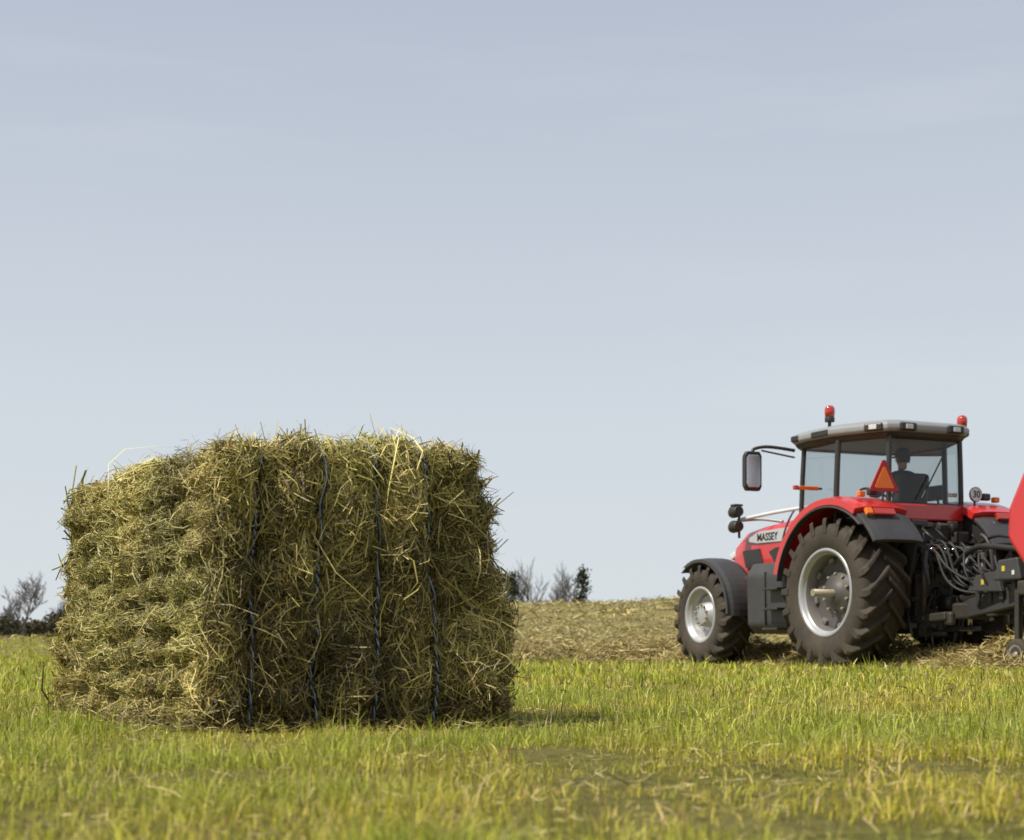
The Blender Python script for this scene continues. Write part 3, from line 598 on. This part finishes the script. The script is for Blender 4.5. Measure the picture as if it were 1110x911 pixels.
for k in range(13):
    x_=-.24+.04*k; zz=1.40+.06*(k%2); r1=random.uniform(-.14,.14)
    tube('hydraulic_hose_%d'%k,[(x_,-.62,zz),(x_+r1,-.85,zz+.12+random.uniform(-.05,.14)),(x_+r1,-1.1,1.15+random.uniform(-.25,.15)),(.05+r1,-1.7,1.00+random.uniform(-.15,.2)),(.0+r1*.6,-2.4,1.05),(r1,-3.0,1.10)],.016,M_hose,T)
for sd,nm in((-1,'left'),(1,'right')):
    tube('rocker_arm_'+nm,[(sd*.25,-.32,1.45),(sd*.40,-.62,1.50),(sd*.44,-.88,1.42)],.05,M_chassis,T)
    cyl('lift_cylinder_'+nm,(sd*.36,-.36,.85),(sd*.42,-.70,1.42),.045,M_black,T); cyl('lift_rod_'+nm,(sd*.43,-.88,1.42),(sd*.44,-.86,.66),.028,M_chassis,T); cyl('lift_rod_body_'+nm,(sd*.43,-.88,1.25),(sd*.44,-.865,.86),.042,M_chassis,T)
    box('lower_link_'+nm,(sd*.42,-.78,.60),(.06,1.0,.10),M_chassis,T,.02,rot=(-.06,0,sd*.04)); box('link_claw_'+nm,(sd*.40,-1.28,.60),(.08,.14,.16),M_chassis,T,.03)
    box('mud_bracket_'+nm,(sd*.52,-.62,1.15),(.05,.22,.55),M_black,T,.02,rot=(.2,0,0))
    box('rear_box_'+nm,(sd*.40,-.50,1.62),(.16,.16,.14),M_chassis,T,.02)
for k in range(60):
    px_,py_,pz_=random.uniform(-.55,.55),random.uniform(-.85,-.42),random.uniform(.50,1.78)
    if k%3==0: box('linkage_fitting_%d'%k,(px_,py_,pz_),(random.uniform(.04,.14),random.uniform(.05,.12),random.uniform(.04,.16)),M_chassis,T,.012,rot=(random.uniform(-.4,.4),0,0))
    elif k%3==1: cyl('linkage_rod_%d'%k,(px_,py_,pz_),(px_+random.uniform(-.08,.08),py_+random.uniform(-.2,.05),pz_-random.uniform(.12,.4)),random.uniform(.012,.028),(M_black,M_chassis,M_hose)[k%9//3],T,n=10)
    else: tube('linkage_pipe_%d'%k,[(px_,py_,pz_),(px_+random.uniform(-.15,.15),py_-.1,pz_+.12),(px_+random.uniform(-.2,.2),py_-.05,pz_-.25)],.011,M_hose,T)
box('top_link',(0,-.70,1.22),(.06,.5,.07),M_chrome,T,.02,rot=(.4,0,0)); box('drawbar',(0,-.75,.48),(.10,1.1,.06),M_chassis,T,.01); box('hitch_frame',(0,-.42,.66),(.44,.16,.56),M_chassis,T,.03)
box('rear_light_plate',(-.30,-.60,1.78),(.24,.03,.07),M_dkgrey,T,.01); box('pto_guard',(0,-.55,.86),(.34,.24,.05),M_black,T,.01); cyl('pto_stub',(0,-.40,.76),(0,-.62,.76),.03,M_chrome,T)

# ---------------------------------------------------------------- baler
Bl=link(bpy.data.objects.new('hay_baler',None)); Bl.location=T.location; Bl.rotation_euler=T.rotation_euler
prof=[(-3.20,1.42),(-3.22,1.75),(-3.75,2.62),(-4.6,2.85),(-8.4,2.80),(-8.7,2.3),(-8.7,1.0),(-3.6,.95)]
loft('baler_body',[[(x_,a,b) for a,b in prof] for x_ in(-1.22,1.22)],M_red,Bl,bevel=.06)
prof2=[(-3.25,1.35),(-4.4,1.40),(-4.7,.70),(-3.7,.62)]
loft('baler_front_guard',[[(x_,a,b) for a,b in prof2] for x_ in(-1.15,1.15)],M_dkgrey,Bl,bevel=.03)
for sd in(-1,1):
    for k in range(3): box('side_panel_seam_%d_%d'%(sd+1,k),(sd*1.225,-4.9-k*1.15,2.0),(.012,.03,1.3),M_black,Bl,.003)
    box('side_skirt_%d'%(sd+1),(sd*1.2,-6.1,1.05),(.08,4.6,.35),M_dkgrey,Bl,.03)
    wheel('baler_wheel_%d'%(sd+1),sd*1.12,-6.6,.62,.5,.33,sd,Bl,nl=16,rear=False); wheel('baler_wheel_rear_%d'%(sd+1),sd*1.12,-7.95,.62,.5,.33,sd,Bl,nl=16,rear=False)
box('bale_chamber',(0,-6.4,1.15),(1.3,5.2,1.0),M_chassis,Bl,.03); box('bale_chute',(0,-9.3,.85),(1.25,1.2,.06),M_chassis,Bl,.01)
cyl('flywheel',(0,-3.05,1.15),(0,-3.22,1.15),.36,M_black,Bl,n=40,bevel=.02); box('baler_axle',(0,-7.27,.62),(1.9,.3,.2),M_chassis,Bl)
cyl('pickup_drum',(-1.1,-4.6,.42),(1.1,-4.6,.42),.24,M_chassis,Bl)
for k in range(60): 
    a=k*2.4; x_=-1.05+k*.0355; tube('pickup_tine_%d'%k,[(x_,-4.6,.42),(x_,-4.6+.36*math.cos(a),.42+.36*math.sin(a))],.006,M_hub,Bl)
for sd in(-1,1):
    v0=Vector((sd*.10,-1.25,.72)); v1=Vector((sd*.52,-3.6,.98))
    d,u,w2=frame(v1-v0); rings=[[p+u*a*.05+Vector((0,0,1))*b*.11 for a,b in((-1,-1),(1,-1),(1,1),(-1,1))] for p in(v0,v1)]
    loft('drawbar_rail_%d'%(sd+1),rings,M_dkgrey,Bl,bevel=.012)
box('drawbar_head',(0,-1.22,.70),(.34,.34,.20),M_chassis,Bl,.03); cyl('hitch_pin',(0,-1.18,.42),(0,-1.18,.86),.03,M_chrome,Bl)
cyl('pto_shaft_guard',(0,-.66,.78),(0,-2.1,.98),.07,M_black,Bl); cyl('pto_shaft_guard_b',(0,-2.05,.97),(0,-3.05,1.13),.085,M_black,Bl)
for i,z_ in enumerate((.80,1.0)): cyl('pto_bell_%d'%i,(0,-.72-i*2.1,z_),(0,-.92-i*2.1,z_+.02),.12,M_black,Bl,r2=.08)
loft('drawbar_box',[[(x_,a,b) for a,b in((-2.22,1.02),(-2.30,1.25),(-2.62,1.27),(-2.68,1.02))] for x_ in(-.55,-.32)],M_dkgrey,Bl,bevel=.02); box('yellow_decal',(-.553,-2.40,1.15),(.006,.05,.06),M_yellow,Bl,.001); box('white_decal',(-.553,-2.56,1.10),(.006,.04,.05),M_white,Bl,.001)
box('tool_rack',(-.58,-3.0,.92),(.10,.60,.16),M_chassis,Bl,.02)
loft('drawbar_plate',[[(x_,a,b) for a,b in((-1.60,.92),(-1.75,1.10),(-2.10,1.14),(-2.20,.90))] for x_ in(-.40,-.34)],M_dkgrey,Bl,bevel=.012); box('warning_decal',(-.403,-1.88,1.02),(.006,.05,.06),M_yellow,Bl,.001)
tube('hose_loom',[(-.15,-1.1,1.25),(-.35,-1.6,1.45),(-.45,-2.2,1.42),(-.5,-3.0,1.30)],.035,M_hose,Bl); tube('hose_loom_b',[(.05,-1.0,1.35),(-.1,-1.6,1.62),(-.2,-2.3,1.50),(-.2,-3.1,1.45)],.022,M_hose,Bl)
for k in range(7):
    y0=-1.5-.26*k; tube('loom_branch_%d'%k,[(-.35,y0,1.38),(-.42+random.uniform(-.1,.1),y0-.15,1.15),(-.3,y0-.25,.85),(-.2,y0-.4,.9)],.013,M_hose,Bl)
    box('rail_bracket_%d'%k,(-.22-.05*k,y0-.1,.86+.03*k),(.05,.07,.22),M_chassis,Bl,.01)
tube('hose_stand',[(-.1,-1.7,.85),(-.1,-1.75,1.55),(-.1,-1.5,1.60)],.022,M_chassis,Bl)
box('jack_leg',(-.42,-2.5,.62),(.07,.07,.62),M_chassis,Bl,.01)
lathe('jack_wheel_tyre',[(-.05,.10),(-.055,.16),(-.03,.18),(.03,.18),(.055,.16),(.05,.10),(.04,.0)],-.42,-2.5,.18,-1,M_tyre,Bl,n=32)
lathe('jack_wheel_rim',[(.056,.11),(.05,.09),(.02,.05),(.05,.03),(.05,.001)],-.42,-2.5,.18,-1,M_silver,Bl,n=24)

# ---------------------------------------------------------------- trees
M_bark=mat('bark',(.13,.11,.10),.9,scale=2)
M_leaf=attr_mat('tree_foliage',0.2,0.8,.1)
def bare_tree(X,Y,h,seed,spread=1.0,lev0=5,trunk=.36,thick=1.0,name='bare_tree'):
    r=random.Random(seed); V=[];F=[]
    def seg(a,b,ra,rb):
        d,u,w2=frame(b-a); o=len(V)
        for p,rr in((a,ra),(b,rb)):
            for i in range(4):
                t=i*1.5708; V.append(p+(u*math.cos(t)+w2*math.sin(t))*rr)
        for i in range(4): F.append((o+i,o+(i+1)%4,o+4+(i+1)%4,o+4+i))
    def grow(p,d,l,rad,lev):
        n=3; 
        for i in range(n):
            nd=(d+Vector((r.gauss(0,.12),r.gauss(0,.12),r.gauss(0,.06)+.05))).normalized(); q=p+nd*(l/n)
            r2=rad*(.88 if i<n-1 else .8); seg(p,q,rad,r2); 
            if lev>0 and (lev<lev0 or i>=1) :
                for _ in range(r.choice((1,1,2))):
                    a=r.uniform(0,6.28); sd=Vector((math.cos(a),math.sin(a),0)); bd=(nd*.85+sd*r.uniform(.5,1.0)*spread+Vector((0,0,.15))).normalized()
                    grow(q,bd,l*r.uniform(.50,.72),max(r2*.55,.018*thick),lev-1)
            p,d,rad=q,nd,r2
        if lev>0: grow(p,d,l*.72,rad*.8,lev-1)
    grow(Vector((0,0,-.5)),Vector((r.gauss(0,.04),0,1)),h*trunk,h*.017*thick,lev0)
    zm=max(v.z for v in V); V=[v*(h/zm) for v in V]
    ob=pymesh(name,V,F,M_bark); ob.location=(X,Y,float(gz(np.array([X]),np.array([Y]))[0])); return ob
TD=260.; k=TD/1766
def topz(py): return CH+(703-py)*k
def tree_at(px_,py_,seed,dd=0,spread=.8,lev=4,thick=1.0,trunk=.36,name='bare_tree'):
    X=(px_-555)*k*(TD+dd)/TD; g0=float(gz(np.array([X]),np.array([TD+dd]))[0]); return bare_tree(X,TD+dd,(topz(py_)-g0)*(TD+dd)/TD,seed,spread,lev,trunk,thick,name)
tree_at(24,617,3,0,1.0,5,1.5); tree_at(50,640,8,15,.8,4,1.3); tree_at(6,645,15,12,.8,4,1.3)
tree_at(577,600,11,0,.7,4,1.2); tree_at(608,606,12,8,.7,4,1.2); tree_at(594,622,13,4,.6); tree_at(565,622,17,20,.6); tree_at(619,628,19,10,.6)
def clump_tree(px_,py_,wid,seed):
    X=(px_-555)*k; ob=tree_at(px_,py_,seed,0,.5,4,1.3,.34,'leafy_tree'); h=max(v.co.z for v in ob.data.vertices)
    r=np.random.default_rng(seed); m_=20; cz=h*(.22+.72*r.random(m_)); cr_=wid*np.sin(np.clip((cz/h-.1)/.95,0,1)*math.pi)**.6*r.uniform(.2,1,m_); ca=r.uniform(0,6.28,m_)
    cc=np.stack([cr_*np.cos(ca),cr_*np.sin(ca),cz],-1); i=r.integers(0,m_,1500); c=cc[i]+r.normal(size=(1500,3))*.42
    d=norm(r.normal(size=(1500,3)))*.17; e=norm(np.cross(d,r.normal(size=(1500,3))))*.11
    V=np.stack([c-d-e,c+d-e,c+d*.6+e,c-d*.6+e],1); F=np.arange(1500*4).reshape(-1,4)
    col=np.array([[.05,.058,.034]])*r.uniform(.5,1.6,(1500,1)); npmesh('foliage',V,F,np.repeat(col[:,None,:],4,1),M_leaf,ob)
clump_tree(631,616,1.1,5); clump_tree(553,620,1.3,6)
M_hedge=attr_mat('hedge_foliage',0.15,0.85,.1)
wl=Waves(1,16,.03,.5,44); n=46000; hx=rng.uniform(-170,-25,n); hy=270+rng.uniform(-5,5,n); g0=gz(hx,hy)
top=(4.6+1.1*wl(hx[:,None])).clip(1.5); hz=g0+np.sqrt(rng.random(n))*top*rng.uniform(.8,1.12,n)
c=np.stack([hx,hy,hz],-1); d=norm(rng.normal(size=(n,3)))*.30; e=norm(np.cross(d,rng.normal(size=(n,3))))*.18
col=pick([(.10,.085,.055),(.07,.065,.04),(.15,.12,.085),(.08,.09,.045)],[.3,.3,.2,.2],n,.25)
npmesh('distant_hedge',np.stack([c-d-e,c+d-e,c+d*.6+e,c-d*.6+e],1),np.arange(n*4).reshape(-1,4),np.repeat(col[:,None,:],4,1),M_hedge)
